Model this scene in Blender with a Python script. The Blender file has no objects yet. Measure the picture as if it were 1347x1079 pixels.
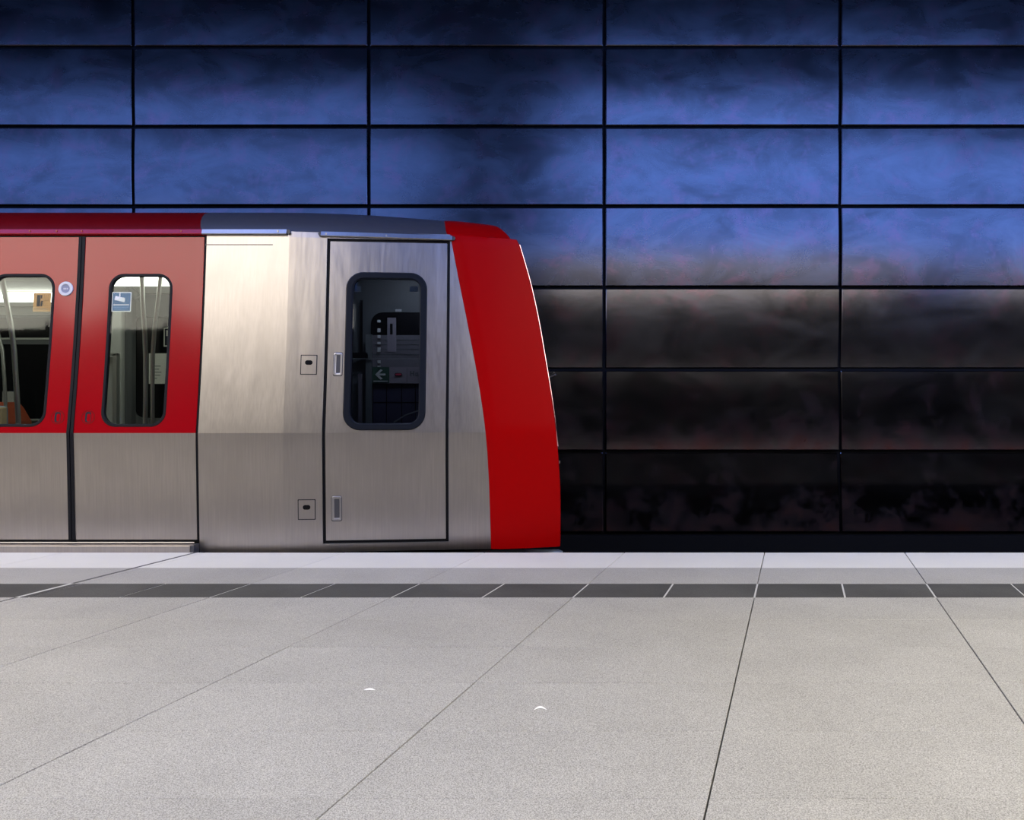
import bpy, bmesh, math, random
from mathutils import Vector
random.seed(7)
S = bpy.context.scene
C = S.collection

# ------------------------------------------------------------------ camera
F = 955.0; PX0, PY0 = 673.5, 528.0; CH = 1.08          # focal length in px, principal point, camera height
cam = bpy.data.cameras.new('camera'); cam_o = bpy.data.objects.new('camera', cam); C.objects.link(cam_o)
cam_o.location = (0, 0, CH); cam_o.rotation_euler = (math.pi/2, 0, 0)
cam.sensor_fit = 'HORIZONTAL'; cam.sensor_width = 36.0; cam.lens = 36.0*F/1347.0
cam.shift_y = -(539.5-PY0)/1347.0
cam.clip_start = 0.05; cam.clip_end = 200
S.camera = cam_o

# ------------------------------------------------------------------ world + exposure
w = bpy.data.worlds.new('world'); S.world = w; w.use_nodes = True
w.node_tree.nodes['Background'].inputs[0].default_value = (0.6, 0.68, 1.0, 1)
w.node_tree.nodes['Background'].inputs[1].default_value = 0.015
S.view_settings.view_transform = 'Standard'; S.view_settings.look = 'None'
S.view_settings.gamma = 1.0; S.view_settings.use_curve_mapping = False
S.view_settings.exposure = 0.0
BLUE = (0.105, 0.22, 0.70); BLUE_STRENGTH = 7.2           # coloured glass sides of the hanging light containers
WHITE = (1.0, 0.93, 0.80); WHITE_STRENGTH = 4.2          # their white undersides, which light the platform
SALOON_STRENGTH = 4.4

# ------------------------------------------------------------------ helpers
def obj(name, verts, faces, mat=None, parent=None, smooth=False, bevel=0, sharp=35):
    me = bpy.data.meshes.new(name); me.from_pydata([tuple(v) for v in verts], [], faces)
    bm = bmesh.new(); bm.from_mesh(me)
    bmesh.ops.remove_doubles(bm, verts=bm.verts, dist=1e-6)
    bmesh.ops.recalc_face_normals(bm, faces=bm.faces)
    if bevel:
        es = [e for e in bm.edges if len(e.link_faces) == 2 and e.calc_face_angle(0) > 0.6]
        bmesh.ops.bevel(bm, geom=es, offset=bevel, segments=2, profile=0.5, affect='EDGES')
    if smooth:
        for f in bm.faces: f.smooth = True
    bm.to_mesh(me); bm.free()
    if smooth: me.set_sharp_from_angle(angle=math.radians(sharp))
    o = bpy.data.objects.new(name, me); C.objects.link(o)
    if mat: me.materials.append(mat)
    if parent: o.parent = parent
    return o
def empty(name, loc=(0, 0, 0), parent=None):
    o = bpy.data.objects.new(name, None); C.objects.link(o); o.location = loc
    o.empty_display_size = 0.2
    if parent: o.parent = parent
    return o
def tag(o, label=None, cat=None, group=None, kind=None):
    if label: o['label'] = label
    if cat: o['category'] = cat
    if group: o['group'] = group
    if kind: o['kind'] = kind
    return o
def box_data(x0, x1, y0, y1, z0, z1):
    v = [(x, y, z) for x in (x0, x1) for y in (y0, y1) for z in (z0, z1)]
    f = [(0, 1, 3, 2), (4, 6, 7, 5), (0, 4, 5, 1), (2, 3, 7, 6), (0, 2, 6, 4), (1, 5, 7, 3)]
    return v, f
def box(name, x0, x1, y0, y1, z0, z1, mat, parent=None, bevel=0):
    v, f = box_data(x0, x1, y0, y1, z0, z1)
    return obj(name, v, f, mat, parent, bevel=bevel)
class MB:
    def __init__(s): s.v = []; s.f = []
    def add(s, v, f):
        n = len(s.v); s.v += list(v); s.f += [tuple(i+n for i in q) for q in f]; return s
    def box(s, *a): return s.add(*box_data(*a))
    def build(s, name, mat, parent=None, **k): return obj_nomerge(name, s.v, s.f, mat, parent, **k)
def obj_nomerge(name, v, f, mat, parent, smooth=False):
    me = bpy.data.meshes.new(name); me.from_pydata([tuple(p) for p in v], [], f)
    bm = bmesh.new(); bm.from_mesh(me); bmesh.ops.recalc_face_normals(bm, faces=bm.faces)
    if smooth:
        for q in bm.faces: q.smooth = True
    bm.to_mesh(me); bm.free()
    if smooth: me.set_sharp_from_angle(angle=math.radians(40))
    o = bpy.data.objects.new(name, me); C.objects.link(o)
    if mat: me.materials.append(mat)
    if parent: o.parent = parent
    return o
def tube_data(pts, r, n=12):
    pts = [Vector(p) for p in pts]; v = []; f = []
    for i, p in enumerate(pts):
        d = (pts[min(i+1, len(pts)-1)]-pts[max(i-1, 0)]).normalized()
        a = Vector((1, 0, 0)) if abs(d.x) < 0.8 else Vector((0, 1, 0))
        u = d.cross(a).normalized(); w_ = d.cross(u)
        for k in range(n):
            t = 2*math.pi*k/n; v.append(p+u*(r*math.cos(t))+w_*(r*math.sin(t)))
    for i in range(len(pts)-1):
        for k in range(n):
            f.append((i*n+k, i*n+(k+1) % n, (i+1)*n+(k+1) % n, (i+1)*n+k))
    f.append(tuple(range(n))); f.append(tuple(range((len(pts)-1)*n, len(pts)*n)))
    return v, f
def tube(name, pts, r, mat, parent=None, n=12):
    v, f = tube_data(pts, r, n); return obj(name, v, f, mat, parent, smooth=True)
def lerp_tab(tab, x):
    if x <= tab[0][0]: return tab[0][1]
    for (a, b), (c, d) in zip(tab, tab[1:]):
        if x <= c: return b+(d-b)*(x-a)/(c-a)
    return tab[-1][1]
def smooth_tab(tab, x):                      # Catmull-Rom through the table
    n = len(tab)
    if x <= tab[0][0]: return tab[0][1]
    if x >= tab[-1][0]: return tab[-1][1]
    i = max(k for k in range(n-1) if tab[k][0] <= x)
    def m(k):
        a, b = tab[max(k-1, 0)], tab[min(k+1, n-1)]
        return (b[1]-a[1])/(b[0]-a[0])
    x0, y0 = tab[i]; x1, y1 = tab[i+1]; h = x1-x0; t = (x-x0)/h
    return (2*t**3-3*t*t+1)*y0+(t**3-2*t*t+t)*h*m(i)+(-2*t**3+3*t*t)*y1+(t**3-t*t)*h*m(i+1)
def at(px, py, Y):                           # pixel direction at a known depth
    return Vector(((px-PX0)*Y/F, Y, CH-(py-PY0)*Y/F))

# ------------------------------------------------------------------ materials
def nodes(name):
    m = bpy.data.materials.new(name); m.use_nodes = True
    nt = m.node_tree; b = nt.nodes['Principled BSDF']; return m, nt, b
def plain(name, col, rough=0.5, metal=0.0, coat=0.0, spec=0.5, emit=None, es=1.0):
    m, nt, b = nodes(name)
    b.inputs['Base Color'].default_value = (*col, 1); b.inputs['Roughness'].default_value = rough
    b.inputs['Metallic'].default_value = metal; b.inputs['Specular IOR Level'].default_value = spec
    b.inputs['Coat Weight'].default_value = coat; b.inputs['Coat Roughness'].default_value = 0.08
    if emit:
        b.inputs['Emission Color'].default_value = (*emit, 1); b.inputs['Emission Strength'].default_value = es
    # a faint grain so that nothing is perfectly even
    tc = nt.nodes.new('ShaderNodeTexCoord'); n = nt.nodes.new('ShaderNodeTexNoise')
    n.inputs['Scale'].default_value = 14; n.inputs['Detail'].default_value = 5
    nt.links.new(tc.outputs['Object'], n.inputs['Vector'])
    r = nt.nodes.new('ShaderNodeMapRange'); r.inputs[3].default_value = rough*0.85; r.inputs[4].default_value = min(1, rough*1.15)
    nt.links.new(n.outputs['Fac'], r.inputs[0]); nt.links.new(r.outputs[0], b.inputs['Roughness'])
    return m
def mix_col(nt, fac, a, b):
    mx = nt.nodes.new('ShaderNodeMix'); mx.data_type = 'RGBA'
    if fac is not None: nt.links.new(fac, mx.inputs[0])
    for sock, val in ((6, a), (7, b)):
        if isinstance(val, tuple): mx.inputs[sock].default_value = (*val, 1)
        else: nt.links.new(val, mx.inputs[sock])
    return mx
def noise(nt, vec, scale, detail=6, rough=0.6, dist=0.0):
    n = nt.nodes.new('ShaderNodeTexNoise'); n.inputs['Scale'].default_value = scale
    n.inputs['Detail'].default_value = detail; n.inputs['Roughness'].default_value = rough; n.inputs['Distortion'].default_value = dist
    if vec is not None: nt.links.new(vec, n.inputs['Vector'])
    return n
def ramp(nt, fac, p0, p1, c0=(0, 0, 0), c1=(1, 1, 1)):
    r = nt.nodes.new('ShaderNodeValToRGB'); e = r.color_ramp.elements
    e[0].position = p0; e[1].position = p1; e[0].color = (*c0, 1); e[1].color = (*c1, 1)
    nt.links.new(fac, r.inputs[0]); return r
def maprange(nt, fac, a, b, lo=0.0, hi=1.0):
    r = nt.nodes.new('ShaderNodeMapRange'); r.inputs[1].default_value = lo; r.inputs[2].default_value = hi
    r.inputs[3].default_value = a; r.inputs[4].default_value = b; nt.links.new(fac, r.inputs[0]); return r
def rand_vec(nt, scale=(1, 1, 1)):           # object coordinates shifted by a per-object random amount
    tc = nt.nodes.new('ShaderNodeTexCoord'); oi = nt.nodes.new('ShaderNodeObjectInfo')
    mul = nt.nodes.new('ShaderNodeMath'); mul.operation = 'MULTIPLY'; mul.inputs[1].default_value = 9.0
    nt.links.new(oi.outputs['Random'], mul.inputs[0])
    ad = nt.nodes.new('ShaderNodeVectorMath'); ad.operation = 'ADD'
    nt.links.new(tc.outputs['Object'], ad.inputs[0]); nt.links.new(mul.outputs[0], ad.inputs[1])
    mp = nt.nodes.new('ShaderNodeMapping'); mp.inputs['Scale'].default_value = scale; mp.inputs['Rotation'].default_value = (0.41, 0.53, 0.0)
    nt.links.new(ad.outputs[0], mp.inputs['Vector'])
    return mp.outputs[0], oi.outputs['Random']

def stone(name, col, spread=0.10, scale=260, rough=0.75, speck=0.5):
    m, nt, b = nodes(name)
    vec, rnd = rand_vec(nt)
    fine = noise(nt, vec, scale, 3, 0.7)
    big = noise(nt, vec, 2.2, 5, 0.6)
    a = ramp(nt, fine.outputs['Fac'], 0.36, 0.64, tuple(c*(1-speck*0.55) for c in col), tuple(min(1, c*(1+speck*0.45)) for c in col))
    bv = maprange(nt, big.outputs['Fac'], 1-spread, 1+spread, 0.3, 0.7)
    rv = maprange(nt, rnd, 1-spread*0.25, 1+spread*0.25)
    mul = nt.nodes.new('ShaderNodeMath'); mul.operation = 'MULTIPLY'
    nt.links.new(bv.outputs[0], mul.inputs[0]); nt.links.new(rv.outputs[0], mul.inputs[1])
    sc = nt.nodes.new('ShaderNodeVectorMath'); sc.operation = 'SCALE'
    nt.links.new(a.outputs[0], sc.inputs[0]); nt.links.new(mul.outputs[0], sc.inputs['Scale'])
    nt.links.new(sc.outputs[0], b.inputs['Base Color'])
    b.inputs['Roughness'].default_value = rough; b.inputs['Specular IOR Level'].default_value = 0.3
    bp = nt.nodes.new('ShaderNodeBump'); bp.inputs['Strength'].default_value = 0.15; bp.inputs['Distance'].default_value = 0.002
    nt.links.new(fine.outputs['Fac'], bp.inputs['Height']); nt.links.new(bp.outputs[0], b.inputs['Normal'])
    return m
M = {}
M['slab'] = stone('pale grey granite', (0.40, 0.392, 0.372), 0.07, speck=0.85)
M['slab_mid'] = stone('mid grey granite', (0.38, 0.37, 0.35), 0.06)
M['slab_white'] = stone('white painted edge', (0.67, 0.655, 0.62), 0.03, speck=0.12)
M['guide'] = stone('dark guide tile', (0.074, 0.073, 0.070), 0.22, speck=0.5)
M['joint'] = plain('joint filler', (0.10, 0.10, 0.10), 0.9)
M['concrete'] = stone('dark track concrete', (0.03, 0.03, 0.03), 0.2, scale=60)
M['black'] = plain('black', (0.004, 0.004, 0.005), 0.7, spec=0.1)
M['rubber'] = plain('black rubber', (0.008, 0.008, 0.011), 0.5, spec=0.12)
M['rail_steel'] = plain('rail steel', (0.15, 0.13, 0.12), 0.4, 1.0)

def wall_steel(name, rust, r0=0.24, r1=0.31):
    m, nt, b = nodes(name)
    vec, rnd = rand_vec(nt)
    vec2, _ = rand_vec(nt, (0.8, 1, 1.5))
    cloud = noise(nt, vec2, 1.5, 9, 0.62, 0.6)
    smear = noise(nt, vec, 3.2, 10, 0.72, 0.4)
    scr = noise(nt, vec, 22, 8, 0.75, 0.3)
    c = mix_col(nt, ramp(nt, cloud.outputs['Fac'], 0.32, 0.70).outputs[0], (0.074, 0.069, 0.070), (0.142, 0.136, 0.142))
    pat = mix_col(nt, ramp(nt, smear.outputs['Fac'], 0.50, 0.80).outputs[0], c.outputs[2], (0.20, 0.105, 0.125))
    fl = mix_col(nt, ramp(nt, scr.outputs['Fac'], 0.60, 0.80).outputs[0], pat.outputs[2], (0.17, 0.15, 0.157))
    last = fl
    if rust:
        tc = nt.nodes.new('ShaderNodeTexCoord'); sp = nt.nodes.new('ShaderNodeSeparateXYZ')
        nt.links.new(tc.outputs['Object'], sp.inputs[0])
        ru = noise(nt, vec, 3.0, 9, 0.7, 0.15)
        low = maprange(nt, sp.outputs[2], 0.36, 0.55, -0.5, 0.1)
        gt = nt.nodes.new('ShaderNodeMath'); gt.operation = 'SUBTRACT'
        nt.links.new(ru.outputs['Fac'], gt.inputs[0]); nt.links.new(low.outputs[0], gt.inputs[1])
        gt2 = nt.nodes.new('ShaderNodeMath'); gt2.operation = 'MULTIPLY'; gt2.inputs[1].default_value = 2.6; gt2.use_clamp = True
        nt.links.new(gt.outputs[0], gt2.inputs[0])
        last = mix_col(nt, gt2.outputs[0], fl.outputs[2], (0.13, 0.026, 0.009))
        mt = maprange(nt, gt2.outputs[0], 1.0, 0.6)
    nt.links.new(last.outputs[2], b.inputs['Base Color'])
    b.inputs['Metallic'].default_value = 1.0
    if rust: nt.links.new(mt.outputs[0], b.inputs['Metallic'])
    rr = maprange(nt, cloud.outputs['Fac'], r0, r1, 0.3, 0.7)
    nt.links.new(rr.outputs[0], b.inputs['Roughness'])
    bp = nt.nodes.new('ShaderNodeBump'); bp.inputs['Strength'].default_value = 0.025; bp.inputs['Distance'].default_value = 0.012
    nt.links.new(cloud.outputs['Fac'], bp.inputs['Height']); nt.links.new(bp.outputs[0], b.inputs['Normal'])
    return m
M['panel'] = wall_steel('burnished steel plate', False)
M['panel_rust'] = wall_steel('burnished steel plate with rust', True, 0.12, 0.16)
M['panel_smooth'] = wall_steel('smoother burnished steel plate', False, 0.16, 0.21)

def brushed(name, col, rough):
    m, nt, b = nodes(name)
    tc = nt.nodes.new('ShaderNodeTexCoord')
    mp = nt.nodes.new('ShaderNodeMapping'); mp.inputs['Scale'].default_value = (90, 90, 1.2); nt.links.new(tc.outputs['Object'], mp.inputs[0])
    st = noise(nt, mp.outputs[0], 1.0, 2, 0.5)
    mp2 = nt.nodes.new('ShaderNodeMapping'); mp2.inputs['Scale'].default_value = (5, 5, 0.8); nt.links.new(tc.outputs['Object'], mp2.inputs[0])
    wv = noise(nt, mp2.outputs[0], 1.0, 3, 0.5)
    bl = noise(nt, tc.outputs['Object'], 3, 3, 0.5)
    c1 = mix_col(nt, ramp(nt, st.outputs['Fac'], 0.3, 0.7).outputs[0], tuple(c*0.93 for c in col), tuple(min(1, c*1.05) for c in col))
    c2 = mix_col(nt, ramp(nt, bl.outputs['Fac'], 0.45, 0.8).outputs[0], c1.outputs[2], tuple(c*0.9 for c in col))
    nt.links.new(c2.outputs[2], b.inputs['Base Color'])
    b.inputs['Metallic'].default_value = 1.0
    rr = maprange(nt, st.outputs['Fac'], rough*0.92, rough*1.1, 0.2, 0.8); nt.links.new(rr.outputs[0], b.inputs['Roughness'])
    b.inputs['Anisotropic'].default_value = 0.0
    bp = nt.nodes.new('ShaderNodeBump'); bp.inputs['Strength'].default_value = 0.10; bp.inputs['Distance'].default_value = 0.05
    nt.links.new(wv.outputs['Fac'], bp.inputs['Height']); nt.links.new(bp.outputs[0], b.inputs['Normal'])
    return m
M['steel'] = brushed('brushed stainless steel', (0.445, 0.405, 0.385), 0.32)
M['steel_bright'] = brushed('bright stainless rail', (0.40, 0.38, 0.38), 0.34)
M['red'] = plain('red train paint', (0.30, 0.001, 0.005), 0.15, coat=0.10, spec=0.42)
M['red_roof'] = plain('train red darkened for roof', (0.11, 0.0008, 0.002), 0.45, spec=0.10)  # train red darkened on the roof to offset the strong light from above
M['red_nose'] = plain('red nose paint', (0.33, 0.0008, 0.0015), 0.35, spec=0.05)
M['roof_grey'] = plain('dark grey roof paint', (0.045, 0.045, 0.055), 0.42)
M['dark_glass'] = plain('black front glass', (0.004, 0.004, 0.005), 0.06)
M['edge_highlight'] = plain('pink edge highlight', (0.9, 0.55, 0.6), 0.12, 1.0)  # pink metal colour imitates the glint along the nose edge
M['lining'] = plain('pale grey lining', (0.34, 0.345, 0.32), 0.55)
M['lining_dark'] = plain('dark grey lining', (0.10, 0.105, 0.105), 0.5)
M['pole'] = plain('satin grab pole', (0.45, 0.46, 0.42), 0.35, 0.8)
M['saloon_light'] = plain('saloon lamp', (0.9, 0.9, 0.9), 0.5, emit=(0.98, 1.0, 0.93), es=SALOON_STRENGTH)
M['cab_fill'] = plain('added cab fill light', (0.8, 0.8, 0.8), 0.5, emit=(0.85, 0.9, 1.0), es=22.0)  # added glow that brightens the shapes inside the cab
M['night_glass'] = plain('dark far glass', (0.004, 0.004, 0.004), 0.12)
M['seat_orange'] = plain('orange red seat shell', (0.42, 0.075, 0.025), 0.5)
M['seat_cloth'] = plain('blue grey patterned cloth', (0.25, 0.30, 0.33), 0.9)
M['seat_beige'] = plain('beige cloth', (0.55, 0.42, 0.25), 0.9)
M['white'] = plain('white print', (0.78, 0.80, 0.84), 0.5)
M['sticker_blue'] = plain('blue sticker', (0.05, 0.16, 0.32), 0.5)
M['sticker_blue2'] = plain('lighter blue print', (0.13, 0.30, 0.55), 0.5)
M['sticker_orange'] = plain('orange brown sticker', (0.52, 0.28, 0.08), 0.5)
M['ink'] = plain('dark print', (0.02, 0.022, 0.03), 0.7, spec=0.1)
M['ink_brown'] = plain('brown print', (0.25, 0.13, 0.04), 0.6)
M['notice'] = plain('notice paper', (0.62, 0.62, 0.56), 0.7)
M['button'] = plain('pale grey button', (0.55, 0.56, 0.62), 0.35)
M['button_blue'] = plain('blue grey button face', (0.16, 0.18, 0.30), 0.3)
M['red_dark'] = plain('red recess paint', (0.17, 0.001, 0.003), 0.5, spec=0.1)
M['cab_grey'] = plain('dark cab lining', (0.055, 0.062, 0.070), 0.5)
M['cab_post'] = plain('cab post', (0.16, 0.18, 0.19), 0.35, 0.5)
M['cab_band'] = plain('lilac grey in cab window', (0.10, 0.095, 0.115), 0.5)
M['cab_navy'] = plain('navy cab panel', (0.02, 0.02, 0.045), 0.5)
M['cab_black'] = plain('black cab window', (0.004, 0.004, 0.006), 0.2)
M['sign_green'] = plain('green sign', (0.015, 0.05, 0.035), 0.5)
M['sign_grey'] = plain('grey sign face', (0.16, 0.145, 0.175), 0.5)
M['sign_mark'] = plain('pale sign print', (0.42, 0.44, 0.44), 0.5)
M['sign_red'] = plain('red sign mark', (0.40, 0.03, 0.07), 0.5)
M['cab_frame'] = plain('dark window frame', (0.010, 0.012, 0.018), 0.30, spec=0.10)
M['paper'] = plain('white paper', (0.9, 0.9, 0.9), 0.6)
M['fixture'] = plain('dark fixture steel', (0.03, 0.03, 0.035), 0.5, 0.6)
M['light_blue'] = plain('blue lit glass', (0.1, 0.1, 0.1), 0.3, emit=BLUE, es=BLUE_STRENGTH)
M['light_blue_dim'] = plain('blue lit glass, dimmed', (0.1, 0.1, 0.1), 0.3, emit=BLUE, es=BLUE_STRENGTH*0.62)
M['light_white'] = plain('white lit diffuser', (0.8, 0.8, 0.8), 0.4, emit=WHITE, es=WHITE_STRENGTH)
def pane(name, tint, refl):
    m = bpy.data.materials.new(name); m.use_nodes = True; nt = m.node_tree; nt.nodes.clear()
    out = nt.nodes.new('ShaderNodeOutputMaterial'); mix = nt.nodes.new('ShaderNodeMixShader')
    t = nt.nodes.new('ShaderNodeBsdfTransparent'); t.inputs[0].default_value = (*tint, 1)
    g = nt.nodes.new('ShaderNodeBsdfGlossy'); g.inputs['Roughness'].default_value = 0.03
    fr = nt.nodes.new('ShaderNodeFresnel'); fr.inputs[0].default_value = 1.45
    mu = nt.nodes.new('ShaderNodeMath'); mu.operation = 'MULTIPLY'; mu.inputs[1].default_value = refl
    nt.links.new(fr.outputs[0], mu.inputs[0]); nt.links.new(mu.outputs[0], mix.inputs[0])
    nt.links.new(t.outputs[0], mix.inputs[1]); nt.links.new(g.outputs[0], mix.inputs[2]); nt.links.new(mix.outputs[0], out.inputs[0])
    return m
M['glass'] = pane('clear train glass', (0.93, 0.96, 0.93), 0.6)
M['glass_cab'] = pane('tinted cab glass', (0.62, 0.66, 0.72), 0.8)

# ================================================================== the setting
YE = F*CH/(727-PY0)                          # platform edge depth (5.183 m)
YW = 9.24                                    # wall face depth
SKEW = (1051-PX0)/F                          # the paving joints run obliquely to the edge
ZT = -1.05                                   # track bed
XL, XR = -20.0, 20.0

# --- platform
fl = MB(); fl.box(XL, XR, -5.0, YE-0.02, ZT, -0.03)
floor = fl.build('floor', M['joint']); tag(floor, 'pale grey paved station platform', None, None, 'structure')
def slab_mesh(name, wdt, y0, y1, gap_x, gap_y, thick, mat):
    a, b_ = gap_x/2, gap_y/2
    d = y1-y0
    def q(x, y): return x+SKEW*(y-y0)
    pts = [(q(a, y0+b_), b_), (q(wdt-a, y0+b_), b_), (q(wdt-a, y1-b_), d-b_), (q(a, y1-b_), d-b_)]
    e = 0.0015
    v = [(x, y, -thick) for x, y in pts]+[(x, y, -e) for x, y in pts]
    cx = sum(p[0] for p in pts)/4; cy = sum(p[1] for p in pts)/4
    v += [(x+(e if x < cx else -e), y+(e if y < cy else -e), 0) for x, y in pts]
    f = [(3, 2, 1, 0), (8, 9, 10, 11)]
    for k in range(4):
        n = (k+1) % 4
        f += [(k, n, 4+n, 4+k), (4+k, 4+n, 8+n, 8+k)]
    me = bpy.data.meshes.new(name); me.from_pydata(v, [], f); me.materials.append(mat); return me
J0 = 0.803                                   # one joint at the platform edge, then every metre
def lay(name, me, y0, step, n0, n1, dz=0.0):
    for k in range(n0, n1):
        o = bpy.data.objects.new(name, me); C.objects.link(o); o.parent = floor
        o.location = (J0+k*step+SKEW*(y0-YE), y0, dz+random.uniform(-0.0006, 0.0006))
rowsY = [F*CH/(v-PY0) for v in (747, 768, 786)]
lay('edge_slab', slab_mesh('edge_slab', 1.0, rowsY[0], YE, 0.006, 0.001, 0.035, M['slab_white']), rowsY[0], 1.0, -9, 9)
lay('paving_slab', slab_mesh('border_slab', 1.0, rowsY[1], rowsY[0], 0.004, 0.002, 0.035, M['slab_mid']), rowsY[1], 1.0, -9, 9)
lay('guide_tile', slab_mesh('guide_tile', 0.5, rowsY[2], rowsY[1], 0.011, 0.006, 0.035, M['guide']), rowsY[2], 0.5, -17, 19, 0.0004)
y = rowsY[2]
RD = 0.405
for r in range(8):
    y0 = y-RD
    lay('paving_slab', slab_mesh('paving_slab', 1.0, y0, y, 0.0055, 0.0014, 0.035, M['slab']), y0, 1.0, -8, 10)
    y = y0
rest = box('paving_rest', XL, XR, -5.0, y-0.002, -0.03, 0.0, M['slab'], floor)
edge = box('platform_nosing', XL, XR, YE-0.02, YE-0.004, ZT, -0.036, M['concrete'], floor)
# pale joint filler between the guide tiles
M['joint_pale'] = plain('pale joint filler', (0.55, 0.55, 0.53), 0.8)
gf = MB()
for k in range(-17, 20):
    x0 = J0+k*0.5+SKEW*(rowsY[2]-YE); x1 = J0+k*0.5+SKEW*(rowsY[1]-YE); hw = 0.0052
    v = [(x0-hw, rowsY[2], -0.03), (x0+hw, rowsY[2], -0.03), (x1+hw, rowsY[1], -0.03), (x1-hw, rowsY[1], -0.03)]
    v += [(a, b_, -0.002) for a, b_, c_ in v]
    gf.add(v, [(3, 2, 1, 0), (4, 5, 6, 7)]+[(i, (i+1) % 4, 4+(i+1) % 4, 4+i) for i in range(4)])
o = gf.build('joint_filler', M['joint_pale'], floor); o['kind'] = 'stuff'

# wide expansion joint that crosses the edge strips on the left
def joint_strip(x_edge, ya, yb, wd, mat):
    p = [(x_edge+SKEW*(ya-YE)-wd/2, ya), (x_edge+SKEW*(ya-YE)+wd/2, ya), (x_edge+SKEW*(yb-YE)+wd/2, yb), (x_edge+SKEW*(yb-YE)-wd/2, yb)]
    v = [(a, b_, -0.01) for a, b_ in p]+[(a, b_, 0.0014) for a, b_ in p]
    return obj('expansion_joint', v, [(3, 2, 1, 0), (4, 5, 6, 7)]+[(i, (i+1) % 4, 4+(i+1) % 4, 4+i) for i in range(4)], mat, floor)
XJ = (258-PX0)*YE/F
joint_strip(XJ, rowsY[1], YE-0.001, 0.020, M['joint'])
joint_strip(XJ, rowsY[2], rowsY[1], 0.022, M['joint_pale'])
joint_strip(XJ, rowsY[2]-0.6, rowsY[2], 0.012, M['joint'])

# --- track bed with two rails
tb = box('trackbed', XL, XR, YE-0.02, YW+0.4, ZT-0.3, ZT, M['concrete']); tag(tb, 'dark concrete track bed below the platform', None, None, 'structure')
for yr in (6.53-0.7175, 6.53+0.7175):
    mb = MB(); mb.box(XL, XR, yr-0.07, yr+0.07, ZT, ZT+0.02); mb.box(XL, XR, yr-0.012, yr+0.012, ZT+0.02, ZT+0.11); mb.box(XL, XR, yr-0.035, yr+0.035, ZT+0.11, ZT+0.15)
    mb.build('rail', M['rail_steel'], tb)

# --- clad wall behind the track
wall = box('wall_back', XL, XR, YW+0.06, YW+0.35, ZT, 9.5, M['black']); tag(wall, 'station wall clad in large burnished steel plates', None, None, 'structure')
rowpx = [-254, -149, -44, 61, 166, 271, 378, 486, 594, 701]
colpx = [174+310.6*k for k in range(-4, 7)]
PW = 310.6*YW/F; GAP = 0.036; PT = 0.045
def panel_mesh(name, wdt, h, bulge, mat):
    nx, nz = 10, 12; v = []; f = []
    e = 0.010
    us = [0, e/wdt]+[i/nx for i in range(1, nx)]+[1-e/wdt, 1]
    ws = [0, e/h]+[i/nz for i in range(1, nz)]+[1-e/h, 1]
    for j, t in enumerate(ws):
        for i, u in enumerate(us):
            rim = i in (0, len(us)-1) or j in (0, len(ws)-1)
            yy = -bulge*(1-(2*t-1)**2)-bulge*0.25*(1-(2*u-1)**2)
            v.append(((u-0.5)*wdt, yy+(0.007 if rim else 0), (t-0.5)*h))
    n = len(us); mrows = len(ws)
    for j in range(mrows-1):
        for i in range(n-1): f.append((j*n+i, j*n+i+1, (j+1)*n+i+1, (j+1)*n+i))
    loop = [i for i in range(n)]+[j*n+n-1 for j in range(1, mrows)]+[(mrows-1)*n+i for i in range(n-2, -1, -1)]+[j*n for j in range(mrows-2, 0, -1)]
    b0 = len(v)
    for k in loop: v.append((v[k][0], PT, v[k][2]))
    L = len(loop)
    for k in range(L): f.append((loop[(k+1) % L], loop[k], b0+k, b0+(k+1) % L))
    me = bpy.data.meshes.new(name); me.from_pydata(v, [], f); me.materials.append(mat)
    for p in me.polygons: p.use_smooth = True
    me.set_sharp_from_angle(angle=math.radians(20))
    return me
for j, (a, b_) in enumerate(zip(rowpx, rowpx[1:])):
    za = CH-(a-PY0)*YW/F; zb_ = CH-(b_-PY0)*YW/F
    me = panel_mesh('wall_panel', PW-GAP, za-zb_-GAP, (0.015 if j < 6 else 0.008 if j == 6 else 0.004), M['panel_rust'] if j >= 7 else M['panel_smooth'] if j == 6 else M['panel'])
    for cx in colpx:
        o = bpy.data.objects.new('wall_panel', me); C.objects.link(o); o.parent = wall
        o.location = ((cx+155.3-PX0)*YW/F, YW+0.015, (za+zb_)/2)
        o.rotation_euler = (random.uniform(-0.005, 0.005)+{6: 0.045, 7: -0.034, 8: -0.065}.get(j, 0), 0, random.uniform(-0.006, 0.006))
zpl = CH-(701-PY0)*YW/F
pl = box('wall_plinth', XL, XR, YW-0.02, YW+0.06, ZT, zpl-0.03, M['black'], wall, bevel=0.006)

# --- ceiling
ce = box('ceiling', XL, XR, -5.0, YW+0.35, 9.5, 9.7, M['concrete']); tag(ce, 'dark concrete station ceiling', None, None, 'structure')

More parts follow.
